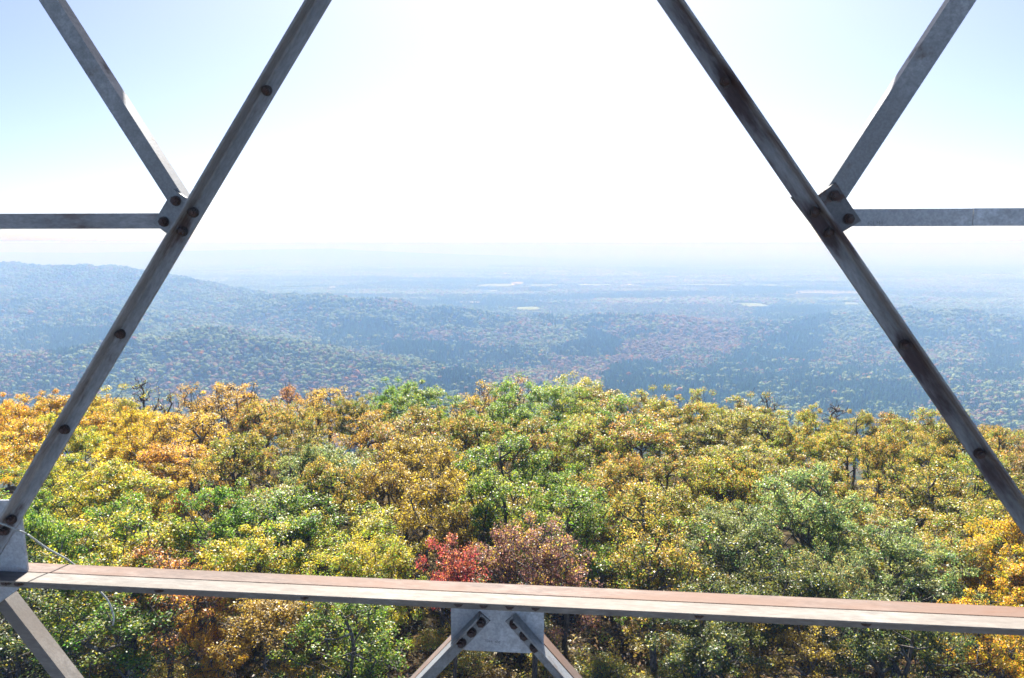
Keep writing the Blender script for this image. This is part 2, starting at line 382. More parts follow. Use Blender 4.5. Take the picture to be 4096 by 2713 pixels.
# what grows where: (px, py) in the 2367 frame -> share of pine, of pinkish brown, of orange
ZONES = [(60, 640, .25, .15, .03), (200, 660, .2, .2, .04), (350, 680, .35, .12, .03), (60, 730, .4, .15, .03), (230, 735, .45, .1, .02), (60, 790, .75, .03, .03), (200, 800, .85, .02, .02), (320, 730, .3, .1, .04),
         (60, 845, .3, .3, .08), (250, 830, .25, .1, .03), (430, 790, .12, .06, .05), (600, 810, .1, .12, .06), (750, 845, .12, .18, .06), (500, 860, .08, .35, .10), (700, 890, .1, .45, .09), (900, 860, .3, .15, .04), (1050, 870, .65, .1, .04),
         (500, 730, .3, .15, .03), (650, 720, .4, .05, .02), (800, 720, .45, .05, .02), (600, 760, .3, .25, .10), (850, 780, .75, .05, .02), (1000, 800, .85, .02, .02), (950, 750, .5, .1, .04), (1100, 740, .5, .06, .02), (1300, 745, .5, .10, .03),
         (1000, 788, .3, .5, .15), (1200, 775, .2, .4, .08), (1350, 805, .95, .01, .0), (1270, 790, .25, .1, .02), (1180, 845, .6, .15, .06), (1200, 880, .1, .62, .14), (1350, 850, .15, .6, .12), (1500, 815, .15, .65, .13), (1450, 765, .4, .35, .08),
         (1600, 760, .1, .65, .15), (1680, 785, .1, .65, .14), (1750, 775, .5, .3, .08), (1850, 740, .8, .1, .02), (1800, 800, .85, .05, .03), (2000, 745, .35, .05, .03), (2150, 740, .3, .06, .03), (2300, 750, .5, .08, .03), (2100, 790, .6, .12, .05),
         (1600, 845, .4, .4, .12), (1750, 840, .75, .15, .05), (1480, 870, .92, .03, .01), (1650, 880, .85, .05, .03), (1800, 870, .7, .12, .05), (2000, 830, .45, .30, .1), (2200, 820, .35, .35, .09), (2350, 830, .7, .15, .06), (2000, 880, .8, .08, .03), (2200, 880, .6, .15, .06),
         (1850, 920, .55, .05, .03), (2050, 930, .75, .03, .03), (2250, 920, .5, .2, .08), (1500, 910, .8, .05, .02), (1300, 905, .2, .5, .1),
         (900, 690, .4, .25, .02), (1300, 700, .3, .4, .03), (1700, 690, .35, .35, .02), (2100, 690, .4, .3, .02), (1600, 720, .5, .3, .03), (1000, 660, .4, .3, 0), (1800, 660, .45, .25, 0)]
ZP = np.array([z[:2] for z in ZONES], float); ZV = np.array([z[2:] for z in ZONES], float)
def scatter(d0, d1, sp, jit=0.42):
    pts = []
    ys = np.arange(d0, d1, sp * 0.87)
    for k, y in enumerate(ys):
        hw = 0.76 * y + 60; xs = np.arange(-hw, hw, sp) + (k % 2) * sp * .5
        pts.append(np.stack([xs, np.full_like(xs, y)], 1))
    p = np.vstack(pts); return p + rng.normal(0, sp * jit * 0.7, p.shape)
bands = [(800, 2500, 8.6, 12.5), (2500, 4300, 11.5, 15), (4300, 6800, 17.0, 18), (6800, 11500, 27.0, 20)]
allp, alls = [], []
for d0, d1, sp, hgt in bands:
    p = scatter(d0, d1, sp); s = np.stack([np.full(len(p), sp * 1.42), np.full(len(p), sp * 1.42), np.full(len(p), hgt)], 1)
    allp.append(p); alls.append(s)
P2 = np.vstack(allp); SC = np.vstack(alls)
Z2 = height(P2[:, 0], P2[:, 1])
c_, s_ = math.cos(PITCH), math.sin(PITCH)
fz = P2[:, 1] * c_ - Z2 * s_; qx = SW / 2 + FPX * P2[:, 0] / fz; qy = SH / 2 - FPX * (P2[:, 1] * s_ + Z2 * c_) / fz
# keep off fields and the lake
keep = ~(in_poly(P2[:, 0], P2[:, 1], lake_poly) | in_poly(P2[:, 0], P2[:, 1] + 130, lake_poly) | in_poly(P2[:, 0], P2[:, 1] + 260, lake_poly) | in_poly(P2[:, 0], P2[:, 1] + 400, lake_poly))
for X, Y, hx, hy in fbox:
    keep &= ~((np.abs(P2[:, 0] - X) < hx) & (P2[:, 1] > Y - hy * 2.0) & (P2[:, 1] < Y + hy))
keep &= (np.hypot(P2[:, 0], P2[:, 1]) > 118)
P2, SC, Z2, qx, qy = P2[keep], SC[keep], Z2[keep], qx[keep], qy[keep]
wx = qx / PK + 42 * fbm(P2[:, 0] / 90, P2[:, 1] / 90, 4); wy = qy / PK + 16 * fbm(P2[:, 0] / 80 + 55, P2[:, 1] / 110, 4)
zi = np.empty(len(P2), int)
for a in range(0, len(P2), 20000):
    d = (wx[a:a + 20000, None] - ZP[None, :, 0]) ** 2 + ((wy[a:a + 20000, None] - ZP[None, :, 1]) * 2.6) ** 2
    zi[a:a + 20000] = d.argmin(1)
zv = ZV[zi]
patch = fbm(P2[:, 0] / 60 + 9, P2[:, 1] / 60 + 3, 3)
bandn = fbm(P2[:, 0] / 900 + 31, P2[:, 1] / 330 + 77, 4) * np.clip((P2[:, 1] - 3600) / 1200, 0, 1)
u1 = rng.random(len(P2)); u2 = rng.random(len(P2))
pine = (u1 * .6 + .4 * (patch * 1.2 + .5)) < zv[:, 0] + 1.5 * bandn
pink = (~pine) & (u2 < np.minimum(.95, zv[:, 1] * 1.25 / np.maximum(.2, 1 - zv[:, 0] * .6)))
orange = (~pine) & (rng.random(len(P2)) < zv[:, 2] * .6)
tint = np.empty((len(P2), 3))
j = rng.random((len(P2), 1))
tint[:] = np.array([.140, .210, .085]) * (0.65 + .75 * j) + np.array([.07, .035, .0]) * rng.random((len(P2), 1)) ** 3
tint[pink] = (np.array([.200, .140, .100]) * (0.7 + .6 * j))[pink]
tint[orange] = (np.array([.27, .115, .035]) * (0.7 + .7 * j))[orange]
tint[pine] = (np.array([.055, .122, .052]) * (0.5 + 1.0 * j))[pine]
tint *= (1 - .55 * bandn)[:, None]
SC = SC * (0.62 + 0.75 * rng.random((len(P2), 1)) ** 1.3) * (1 + .25 * patch[:, None])
SC[pine] *= np.array([0.84, 0.84, 1.05]); SC[pink] *= np.array([.92, .92, .9])
ROT = np.zeros((len(P2), 3)); ROT[:, 2] = rng.random(len(P2)) * 6.283

def forest(name, mask, variants):
    me = bpy.data.meshes.new(name); n = int(mask.sum()); me.vertices.add(n)
    me.vertices.foreach_set('co', np.stack([P2[mask, 0], P2[mask, 1], Z2[mask] + CAM_Z - 0.5], 1).astype(np.float32).ravel())
    for nm, arr in (('tint', tint[mask]), ('sc', SC[mask]), ('rot', ROT[mask])):
        at = me.attributes.new(nm, 'FLOAT_VECTOR', 'POINT'); at.data.foreach_set('vector', arr.astype(np.float32).ravel())
    at = me.attributes.new('kind_index', 'INT', 'POINT'); at.data.foreach_set('value', rng.integers(0, len(variants), n).astype(np.int32))
    me.update(); ob = link(bpy.data.objects.new(name, me)); tag(ob, kind='stuff')
    ng = bpy.data.node_groups.new(name + '_nodes', 'GeometryNodeTree')
    ng.interface.new_socket('Geometry', in_out='INPUT', socket_type='NodeSocketGeometry'); ng.interface.new_socket('Geometry', in_out='OUTPUT', socket_type='NodeSocketGeometry')
    gi = ng.nodes.new('NodeGroupInput'); go = ng.nodes.new('NodeGroupOutput'); ip = ng.nodes.new('GeometryNodeInstanceOnPoints')
    jn = ng.nodes.new('GeometryNodeJoinGeometry')
    for v in variants:
        oi = ng.nodes.new('GeometryNodeObjectInfo'); oi.inputs['Object'].default_value = v; oi.inputs['As Instance'].default_value = True
        ng.links.new(oi.outputs['Geometry'], jn.inputs[0])
    def na(nm, t):
        a = ng.nodes.new('GeometryNodeInputNamedAttribute'); a.data_type = t; a.inputs['Name'].default_value = nm
        return [o for o in a.outputs if o.enabled and o.name == 'Attribute'][0]
    er = ng.nodes.new('FunctionNodeEulerToRotation'); ng.links.new(na('rot', 'FLOAT_VECTOR'), er.inputs[0])
    ng.links.new(gi.outputs[0], ip.inputs['Points']); ng.links.new(jn.outputs[0], ip.inputs['Instance'])
    ip.inputs['Pick Instance'].default_value = True
    ng.links.new(na('kind_index', 'INT'), ip.inputs['Instance Index']); ng.links.new(er.outputs[0], ip.inputs['Rotation'])
    ng.links.new(na('sc', 'FLOAT_VECTOR'), ip.inputs['Scale']); ng.links.new(ip.outputs[0], go.inputs[0])
    md = ob.modifiers.new('scatter', 'NODES'); md.node_group = ng
    return ob
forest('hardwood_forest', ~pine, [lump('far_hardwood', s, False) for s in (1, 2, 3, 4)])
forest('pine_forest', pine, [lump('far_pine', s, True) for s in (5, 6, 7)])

# ------------------------------------------------------------------ farm buildings on the plain
BARNS = [(2070, 1063, 40, 'long white warehouse far out on the plain under the horizon haze'), (2344, 1068, 18, 'low white shed far out on the plain right of the long warehouse'),
         (2022, 1096, 14, 'small white barn between the long warehouse and the pale fields'), (2160, 1105, 8, 'tiny white farmhouse above the middle strip of fields'),
         (2340, 1141, 9, 'small white barn standing in the middle strip of pale fields'), (2052, 1141, 8, 'small white house at the right end of the wide pale field'),
         (1901, 1160, 14, 'white barn below the left end of the pale field strip'), (2252, 1153, 28, 'long low white poultry shed just below the strip of fields'),
         (2518, 1142, 12, 'white house in the rightward pale field short of the lake'), (2674, 1134, 9, 'small white barn on the far edge of the longest field'),
         (1635, 1144, 8, 'lone white house left of the strip of pale fields'), (2874, 1082, 8, 'lone white shed far out above the lake'),
         (3233, 1129, 9, 'small white lake house beyond the far shore of the lake'), (1330, 1153, 22, 'white shed on the long pale field right of the left diagonal brace')]
for px, py, wpx, lab in BARNS:
    x, y = on_ground(px, py + 1.2); w = wpx * y / FPX; dpt = min(w, 22.0) * .8; h = 7.0 if wpx < 16 else 9.0
    b = empty('farm_building', (x, y, float(height(x, y)) + CAM_Z + 0.5)); tag(b, lab, 'building', 'white farm buildings on the plain')
    hw, hd = w / 2, dpt / 2
    mesh_np('wall', [(-hw, -hd, 0), (hw, -hd, 0), (hw, hd, 0), (-hw, hd, 0), (-hw, -hd, h), (hw, -hd, h), (hw, hd, h), (-hw, hd, h)],
            [(0, 1, 5, 4), (1, 2, 6, 5), (2, 3, 7, 6), (3, 0, 4, 7)], M_barn, b)
    e = .6; mesh_np('roof', [(-hw - e, -hd - e, h + .05), (hw + e, -hd - e, h + .05), (hw + e, hd + e, h + .05), (-hw - e, hd + e, h + .05), (-hw - e, 0, h + hd * .6), (hw + e, 0, h + hd * .6)],
                    [(0, 1, 5, 4), (2, 3, 4, 5), (1, 2, 5), (3, 0, 4), (0, 3, 2, 1)], M_roof, b)

# ------------------------------------------------------------------ tower steel
YAW = R(5.85); DIST = 2.2 * math.cos(YAW)
tower = empty('lattice_tower', (math.sin(YAW) * DIST, math.cos(YAW) * DIST, CAM_Z), -YAW)
tag(tower, 'bolted galvanized steel lattice of the lookout tower with rusty diagonal braces', 'tower')
def at(px, py, w=0.0):
    """sight line through a pixel of the 4096 frame -> (u, v) on the tower face, w behind its centre plane"""
    x, y, z = ray(px, py); nx, ny = math.sin(YAW), math.cos(YAW)
    t = (DIST + w) / (nx * x + ny * y)
    return np.array([(x * ny - y * nx) * t, z * t])
def prism(name, poly, w0, w1, mat, parent):
    n = len(poly); vs = [(p[0], w0, p[1]) for p in poly] + [(p[0], w1, p[1]) for p in poly]
    fs = [tuple(range(n)), tuple(range(2 * n - 1, n - 1, -1))] + [(i, i + n, (i + 1) % n + n, (i + 1) % n) for i in range(n)]
    o = mesh_np(name, vs, fs, mat, parent)
    bv = o.modifiers.new('edge', 'BEVEL'); bv.width = 0.0012; bv.segments = 2
    return o
def angle_iron(name, h0, h1, side, b, h, wf, od, mat, parent, t=0.0064):
    """rolled L section: heel line h0-h1 on the face (u,v); flat leg b wide towards `side`, outstanding leg h long along od*w from wf"""
    h0 = np.array(h0, float); h1 = np.array(h1, float); d = (h1 - h0) / np.linalg.norm(h1 - h0)
    s = np.array([-d[1], d[0]]);
    if s @ np.array(side) < 0: s = -s
    r1 = t * 0.9; r2 = t * 0.55
    prof = [(0, 0), (b, 0), (b, t - r2)]
    prof += [(b - r2 + r2 * math.cos(a), t - r2 + r2 * math.sin(a)) for a in (math.pi / 6, math.pi / 3, math.pi / 2)]
    prof += [(t + r1 - r1 * math.sin(a), t + r1 - r1 * math.cos(a)) for a in np.linspace(0, math.pi / 2, 5)]
    prof += [(t, h - r2)] + [(t - r2 + r2 * math.cos(a), h - r2 + r2 * math.sin(a)) for a in (math.pi / 6, math.pi / 3, math.pi / 2)] + [(0, h)]
    n = len(prof); L = np.linalg.norm(h1 - h0); k = max(2, int(L / 0.25)); vs = []
    for i in range(k + 1):
        c = h0 + d * L * i / k
        for a, q in prof:
            p = c + s * a; vs.append((p[0], wf + od * q, p[1]))
    fs = [tuple(range(n)), tuple(range((k + 1) * n - 1, k * n - 1, -1))]
    for i in range(k):
        for q in range(n): fs.append((i * n + q, (i + 1) * n + q, (i + 1) * n + (q + 1) % n, i * n + (q + 1) % n))
    import bmesh
    o = mesh_np(name, vs, fs, mat, parent)
    bm = bmesh.new(); bm.from_mesh(o.data); bmesh.ops.recalc_face_normals(bm, faces=bm.faces); bm.to_mesh(o.data); bm.free()
    return o
def bolt_mesh():
    vs, fs = [], []
    def ring(n, r, y, ph=0.0): 
        k = len(vs)
        for i in range(n): a = 2 * math.pi * i / n + ph; vs.append((math.cos(a) * r, y, math.sin(a) * r))
        return list(range(k, k + n))
    def side(a, b): 
        n = len(a); fs.extend([(a[i], a[(i + 1) % n], b[(i + 1) % n], b[i]) for i in range(n)])
    a = ring(20, .0152, 0.0005); b = ring(20, .0152, -.0025); side(a, b); fs.append(tuple(b))       # washer
    a = ring(6, .0131, -.0026); b = ring(6, .0131, -.0128); c = ring(6, .0115, -.0142); side(a, b); side(b, c); fs.append(tuple(c))   # nut
    a = ring(12, .0078, -.0143); b = ring(12, .0078, -.0205); c = ring(12, .0064, -.0222); side(a, b); side(b, c); fs.append(tuple(c))   # shank end
    me = bpy.data.meshes.new('bolt'); me.from_pydata(vs, [], fs); me.materials.append(M_bolt); me.update()
    return me
BOLT = bolt_mesh()
def bolt(px, py, w, parent):
    u, v = at(px, py, w - .012)
    o = link(bpy.data.objects.new('bolt', BOLT), parent); o.location = (u, w, v); o.rotation_euler = (0, random.uniform(0, 6.28), 0)
    return o
T = 0.0064
B_LEFT = [(1062, 360), (768, 850), (724, 926), (475, 1338), (252, 1721), (39, 2082), (10, 2128)]
B_RIGHT = [(2904, 325), (3262, 848), (3318, 931), (3622, 1381), (3925, 1819)]
M_diag = steel_material('left_diagonal_steel', (0.29, 0.305, 0.325), 0.57, 0.78, rust=(0.075, 0.05, 0.045), stretch=(0.30, 1, 1), along=R(57), bolts=[at(*p, -.02) for p in B_LEFT])
M_rusty = steel_material('rusty_steel', (0.27, 0.285, 0.305), 0.43, 0.68, rust=(0.060, 0.043, 0.047), stretch=(0.22, 1, 1), along=R(-55), bolts=[at(*p, -.02) for p in B_RIGHT])
# left main diagonal: outstanding leg towards the eye along its upper edge
def line(p, q, w, ext0=0.0, ext1=0.0):
    a, b = at(*p, w), at(*q, w); d = (b - a) / np.linalg.norm(b - a); return a - d * ext0, b + d * ext1
def flat_width(hl, edge, w):
    a, b = hl; d = (b - a) / np.linalg.norm(b - a); n = np.array([-d[1], d[0]])
    return abs((at(*edge, w) - a) @ n)
hl = line((1218, 0), (7, 2050), -.054, 0.45, 0.20)
wl_ = (flat_width(hl, (1327, 0), -.0104) + flat_width(hl, (97, 2050), -.0104)) / 2
dl = angle_iron('diagonal_brace', *hl, (1, -0.5), wl_, .050, -.004, -1, M_diag, tower); dl['label'] = 'left diagonal brace, grey steel with small rust patches'
hr = line((2738, 0), (4096, 1985), -.054, 0.45, 0.35)
wr_ = (flat_width(hr, (2630, 0), -.0104) + flat_width(hr, (4096, 2140), -.0104)) / 2
dr = angle_iron('diagonal_brace', *hr, (-1, -0.5), wr_, .050, -.004, -1, M_rusty, tower); dr['label'] = 'right diagonal brace, mottled with dark rust'
for p in B_LEFT: bolt(*p, -.004 - T, dl)
for p in B_RIGHT: bolt(*p, -.004 - T, dr)
# outer secondary braces, behind the small gussets
hs = line((230, 0), (728, 778), .004, 0.5, 0.015)
ws_ = flat_width(hs, (154, 0), .004)
sl = angle_iron('secondary_brace', *hs, (-1, -.3), ws_, .050, .004, 1, M_steel, tower)
hs2 = line((3799, 0), (3306, 758), .004, 0.5, 0.012)
ws2 = flat_width(hs2, (3907, 0), .004)
sr = angle_iron('secondary_brace', *hs2, (1, -.3), ws2, .050, .004, 1, M_steel, tower)
# outer horizontal struts
stl = angle_iron('horizontal_strut', (-2.35, at(640, 853, .004)[1]), at(662, 853, .004), (0, -1), at(640, 853, .004)[1] - at(640, 915, .004)[1], .050, .004, 1, M_steel, tower)
stl.data.materials[0] = M_strut
a = at(3405, 836, .004); stv = (a[1] + at(4096, 834, .004)[1]) / 2
stw = a[1] - at(3413, 905.6, .004)[1]
str_ = angle_iron('horizontal_strut', (a[0] - .03, stv), (at(3893, 835, .004)[0], stv), (0, -1), stw, .050, .004, 1, M_plate, tower)
stx = angle_iron('horizontal_strut', (at(3897, 835, .004)[0], stv + .0006), (2.2, stv + .0006), (0, -1), stw, .050, .0045, 1, M_plate, tower)
# small gussets at the mid nodes
gl = prism('gusset_plate', [at(*p) for p in [(760, 795), (745, 790), (695, 757), (615, 893), (662, 930), (735, 972), (842, 800)]], -.004, .004, M_steel, tower)
gr = prism('gusset_plate', [at(*p) for p in [(3258, 790), (3341, 729), (3443, 884), (3374, 926), (3302, 975), (3160, 788)]], -.004, .004, M_plated, tower)
gr['label'] = 'dark rusted gusset plate on the right diagonal'
for p in [(696, 803), (648, 887)]: bolt(*p, -.004, gl)
for p in [(3342, 782), (3400, 876)]: bolt(*p, -.004, gr)
# double-angle beam
BV = -1.034
bf = angle_iron('horizontal_beam', (-2.4, BV), (2.1, BV), (0, -1), .050, .066, -.004, -1, M_beamf, tower); bf['label'] = 'double-angle beam across the foot of the view, sunlit top'
br = angle_iron('rear_angle', (-2.4, BV - .0012), (2.1, BV - .0012), (0, -1), .050, .064, .004, 1, M_beamr, bf)
for p in [(632, 2352), (1215, 2392), (1832, 2424), (1933, 2429), (2038, 2434), (2142, 2440), (2797, 2466), (3468, 2492), (20, 2328), (72, 2332)]:
    u, v = at(*p, -.004 - T - .012); o = link(bpy.data.objects.new('bolt', BOLT), bf); o.location = (u, -.004 - T, BV - .027); o.rotation_euler = (0, random.uniform(0, 6), 0)
# centre gusset with two pairs of lower braces
gc = prism('gusset_plate', [at(*p) for p in [(1804, 2371), (2177, 2388), (2175, 2585), (2121, 2612), (1858, 2599), (1805, 2570)]], -.0039, .0039, M_plate, tower)
gc['label'] = 'trapezoid gusset plate under the middle of the beam'
for side, hp, ep, bl in ((-1, ((1918.6, 2443.5), (1804, 2563)), (1967, 2480), [(1922.5, 2496), (1884, 2536), (1843.5, 2578)]),
                         (1, ((2063.5, 2451.5), (2177, 2581)), (2016, 2483), [(2055.5, 2503), (2096, 2549), (2137, 2596)])):
    h = line(*hp, -.004, 0.0, 1.0); bw = flat_width(h, ep, -.0104)
    o = angle_iron('lower_brace', *h, (-side, -.8), bw, .050, -.004, -1, M_steel, tower)
    angle_iron('rear_angle', *h, (-side, -.8), bw, .050, .004, 1, M_beamr, o)
    for p in bl: bolt(*p, -.004 - T, o)
# left end: gusset and the lower brace behind it
gb = prism('gusset_plate', [at(*p) for p in [(-260, 2000), (70, 2000), (88, 2062), (113.6, 2279), (86, 2343), (68, 2363), (0, 2411), (-200, 2560), (-420, 2400)]], -.0038, .0038, M_plate, tower)
hb = line((23, 2402), (264, 2713), .004, 0.05, 0.8)
lb = angle_iron('lower_brace', *hb, (-1, -.5), flat_width(hb, (207, 2713), .004), .055, .004, 1, M_beamf, tower)
# cab floor above the landing, out of the picture: it keeps the upper steel in shade
lim = (at(505, 400)[1] + at(3565, 355)[1]) / 2
dv = 1.75; over = (dv - lim) / math.tan(SUN_EL)
prism('cab_floor', [np.array(p) for p in [(-2.6, dv), (2.6, dv), (2.6, dv + .08), (-2.6, dv + .08)]], -1.0, over, M_deck, tower)
# stamped mill marks
def stamp(txt, px, py, ang, hgt, w, parent):
    c = bpy.data.curves.new('stamp_mark', 'FONT'); c.body = txt; c.size = hgt * 1.4; c.extrude = 0.0003; c.align_x = 'CENTER'; c.align_y = 'CENTER'
    c.materials.append(M_stamp)
    o = link(bpy.data.objects.new('stamp_mark', c), parent); u, v = at(px, py, w)
    o.location = (u, w - .0002, v)
    o.rotation_euler = (Matrix.Rotation(-ang, 3, 'Y') @ Matrix.Rotation(R(90), 3, 'X')).to_euler(); return o
stamp('7044  408', 1970, 2567, R(-3), .0085, -.0039, gc)
stamp('3L2LT L42', 3480, 590, R(57), .009, .004, sr)
stamp('401 M4', 3500, 893, 0, .0095, .004, str_)
stamp('ILLINOIS USA', 1000, 510, R(58), .0095, -.0104, dl)
stamp('ILLINOIS', 3535, 1268, R(-56), .0095, -.0104, dr)

# loose wire
def tube(name, pts, r, mat, parent=None, n=8):
    pts = [Vector(p) for p in pts]
    # smooth with Catmull-Rom
    q = []
    for i in range(len(pts) - 1):
        p0 = pts[max(0, i - 1)]; p1 = pts[i]; p2 = pts[i + 1]; p3 = pts[min(len(pts) - 1, i + 2)]
        for k in range(5):
            t = k / 5; q.append(0.5 * ((2 * p1) + (p2 - p0) * t + (2 * p0 - 5 * p1 + 4 * p2 - p3) * t * t + (3 * p1 - p0 - 3 * p2 + p3) * t ** 3))
    q.append(pts[-1]); vs, fs = [], []
    for i, p in enumerate(q):
        d = (q[min(i + 1, len(q) - 1)] - q[max(0, i - 1)]).normalized(); a = d.orthogonal().normalized(); b = d.cross(a)
        for k in range(n):
            an = 2 * math.pi * k / n; vs.append(p + (a * math.cos(an) + b * math.sin(an)) * r)
    for i in range(len(q) - 1):
        for k in range(n): fs.append((i * n + k, i * n + (k + 1) % n, (i + 1) * n + (k + 1) % n, (i + 1) * n + k))
    return mesh_np(name, vs, fs, mat, parent, smooth=True)
mw = Matrix.Translation(tower.location) @ Matrix.Rotation(-YAW, 4, 'Z')
wp = []
for px, py, w in [(-120, 2060, -.10), (0, 2093, -.075), (70, 2121, -.055), (105, 2135, -.03), (140, 2160, .0), (190, 2195, .03), (240, 2222, .055), (282, 2248, .078), (345, 2305, .10), (395, 2360, .10), (430, 2400, .10), (447, 2440, .10), (455, 2475, .105), (452, 2500, .11)]:
    u, v = at(px, py, w); wp.append(mw @ Vector((u, w, v)))
wire = tube('loose_wire', wp, .0029, M_wire); tag(wire, 'thin pale wire hanging past the left gusset and over behind the beam', 'wire')

# ------------------------------------------------------------------ trees
def tubes(nodes, par, rad, sides=6):
    P = np.array(nodes); V = []; F = []; k = 0
    ang = np.linspace(0, 2 * np.pi, sides, endpoint=False)
    for i in range(1, len(P)):
        a, b = P[par[i]], P[i]; d = b - a; L = np.linalg.norm(d)
        if L < 1e-4: continue
        d = d / L; o = np.cross(d, [0.3, 1, 0.2]); o /= np.linalg.norm(o); q = np.cross(d, o)
        ring = np.cos(ang)[:, None] * o + np.sin(ang)[:, None] * q
        ra = min(rad[par[i]], rad[i] * 1.5); V.append(a + ring * ra - d * ra * .2); V.append(b + ring * rad[i] + d * rad[i] * .2)
        for j_ in range(sides): F.append((k + j_, k + (j_ + 1) % sides, k + sides + (j_ + 1) % sides, k + sides + j_))
        k += 2 * sides
    return np.vstack(V), np.array(F)
def tree_data(seed, H, cr, base, ncl, lpc, lsize, clr=0.55, top=0.0, flat=0.8, trunk_r=0.15, bare=0.0, stems=1):
    """skeleton grown to clump centres spread through the crown; leaves about each centre"""
    r = np.random.default_rng(seed)
    nodes = [np.zeros(3)]; par = [0]; lean = r.normal(0, .035, 2)
    ns = 9; ids = [0]
    for i in range(1, ns + 1):
        z = H * (0.9 if top == 0 else .95) * i / ns
        nodes.append(np.array([lean[0] * z + r.normal(0, .07), lean[1] * z + r.normal(0, .07), z])); par.append(ids[-1]); ids.append(len(nodes) - 1)
    ch = H - base; cz = base + ch * 0.5
    # lobes make an uneven outline
    lob = [(r.uniform(0, 6.28), r.uniform(.35, 1.05), r.uniform(-.5, 1.0), r.uniform(.45, .95)) for _ in range(11)]
    C = []
    while len(C) < ncl:
        d = r.normal(size=3); d /= np.linalg.norm(d)
        if d[2] < -.55: continue
        rr = r.uniform(.35, 1.0) ** .6
        a, q, zz, s = lob[r.integers(len(lob))]
        if r.random() < .72:
            c0 = np.array([math.cos(a) * q * cr * .66, math.sin(a) * q * cr * .66, cz + zz * ch * .36])
            c = c0 + d * rr * s * cr * .46 * np.array([1, 1, .75])
        else: c = np.array([0, 0, cz]) + d * rr * np.array([cr, cr, ch * .5])
        if c[2] > H: c[2] = H - r.random() * .5
        if c[2] < base * .75: continue
        C.append(c)
    C = np.array(C); C = C[np.argsort(np.hypot(C[:, 0], C[:, 1]) + .15 * np.abs(C[:, 2] - cz))]
    tips = []
    for c in C:
        P = np.array(nodes); dv = c - P; dist = np.linalg.norm(dv, axis=1)
        cost = dist + np.where(dv[:, 2] < .25 * dist, 1.2, 0) + np.where(np.array(par) == np.arange(len(par)), 9, 0) + np.where(P[:, 2] < base * .55, 6, 0)
        i = int(cost.argmin()); p = P[i]; L = dist[i]; k = max(1, int(L / .55)); last = i
        bend = r.normal(0, .10, 3) * L
        for s in range(1, k + 1):
            t = s / k; q = p + (c - p) * t + bend * math.sin(math.pi * t) + np.array([0, 0, .10 * L * math.sin(math.pi * t)])
            nodes.append(q + r.normal(0, .03, 3)); par.append(last); last = len(nodes) - 1
        tips.append(last)
        for _ in range(2):   # twiglets that show
            nodes.append(nodes[last] + r.normal(0, .34, 3) + np.array([0, 0, .16])); par.append(last)
    n = len(nodes); area = np.full(n, .011 ** 2)
    for i in range(n - 1, 0, -1):
        if par[i] != i: area[par[i]] += area[i] * .92
    rad_ = np.sqrt(area); rad_ *= min(1.6, trunk_r / rad_[0]) if rad_[0] > 0 else 1; rad_ = np.maximum(rad_, .011)
    rad_[0] *= 1.35
    TV, TF = tubes(nodes, par, rad_)
    # leaves
    LV, RN, CL = [], [], []
    nodes = np.array(nodes)
    for ti in tips:
        if r.random() < bare: continue
        c = nodes[ti]; n_ = int(lpc * r.uniform(.45, 1.35)); sz = clr * r.uniform(.75, 1.25)
        g = r.normal(size=(n_, 3)); g *= (r.random((n_, 1)) ** .45) / (np.linalg.norm(g, axis=1, keepdims=True) + 1e-6)
        pos = c + g * sz * np.array([1.1, 1.1, flat]) + np.array([0, 0, .08])
        outw = (c - np.array([0, 0, cz])); outw /= np.linalg.norm(outw) + 1e-6
        nrm = r.normal(size=(n_, 3)) * .8 + np.array([0, 0, .7]) + outw * .35 + g * .35
        nrm /= np.linalg.norm(nrm, axis=1, keepdims=True)
        t1 = np.cross(nrm, r.normal(size=(n_, 3))); t1 /= np.linalg.norm(t1, axis=1, keepdims=True) + 1e-9; t2 = np.cross(nrm, t1)
        L = (lsize * r.uniform(.65, 1.3, (n_, 1))); W = L * r.uniform(.5, .75, (n_, 1))
        q = np.stack([pos - t1 * L * .5, pos + t2 * W * .5 + nrm * L * .10, pos + t1 * L * .5 - nrm * L * .08, pos - t2 * W * .5 + nrm * L * .10], 1)
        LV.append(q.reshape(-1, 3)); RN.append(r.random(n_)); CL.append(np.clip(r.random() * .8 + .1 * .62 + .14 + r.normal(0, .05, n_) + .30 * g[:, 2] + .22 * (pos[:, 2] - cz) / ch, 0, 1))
    LV = np.vstack(LV); LF = np.arange(len(LV)).reshape(-1, 4)
    tm = big_mesh('trunk', TV, TF, M_bark); tm.polygons.foreach_set('use_smooth', np.ones(len(tm.polygons), bool))
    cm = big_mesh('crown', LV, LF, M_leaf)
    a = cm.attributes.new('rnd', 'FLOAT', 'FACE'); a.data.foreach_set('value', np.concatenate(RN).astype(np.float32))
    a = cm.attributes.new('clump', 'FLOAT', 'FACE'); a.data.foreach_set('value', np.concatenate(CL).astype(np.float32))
    return tm, cm
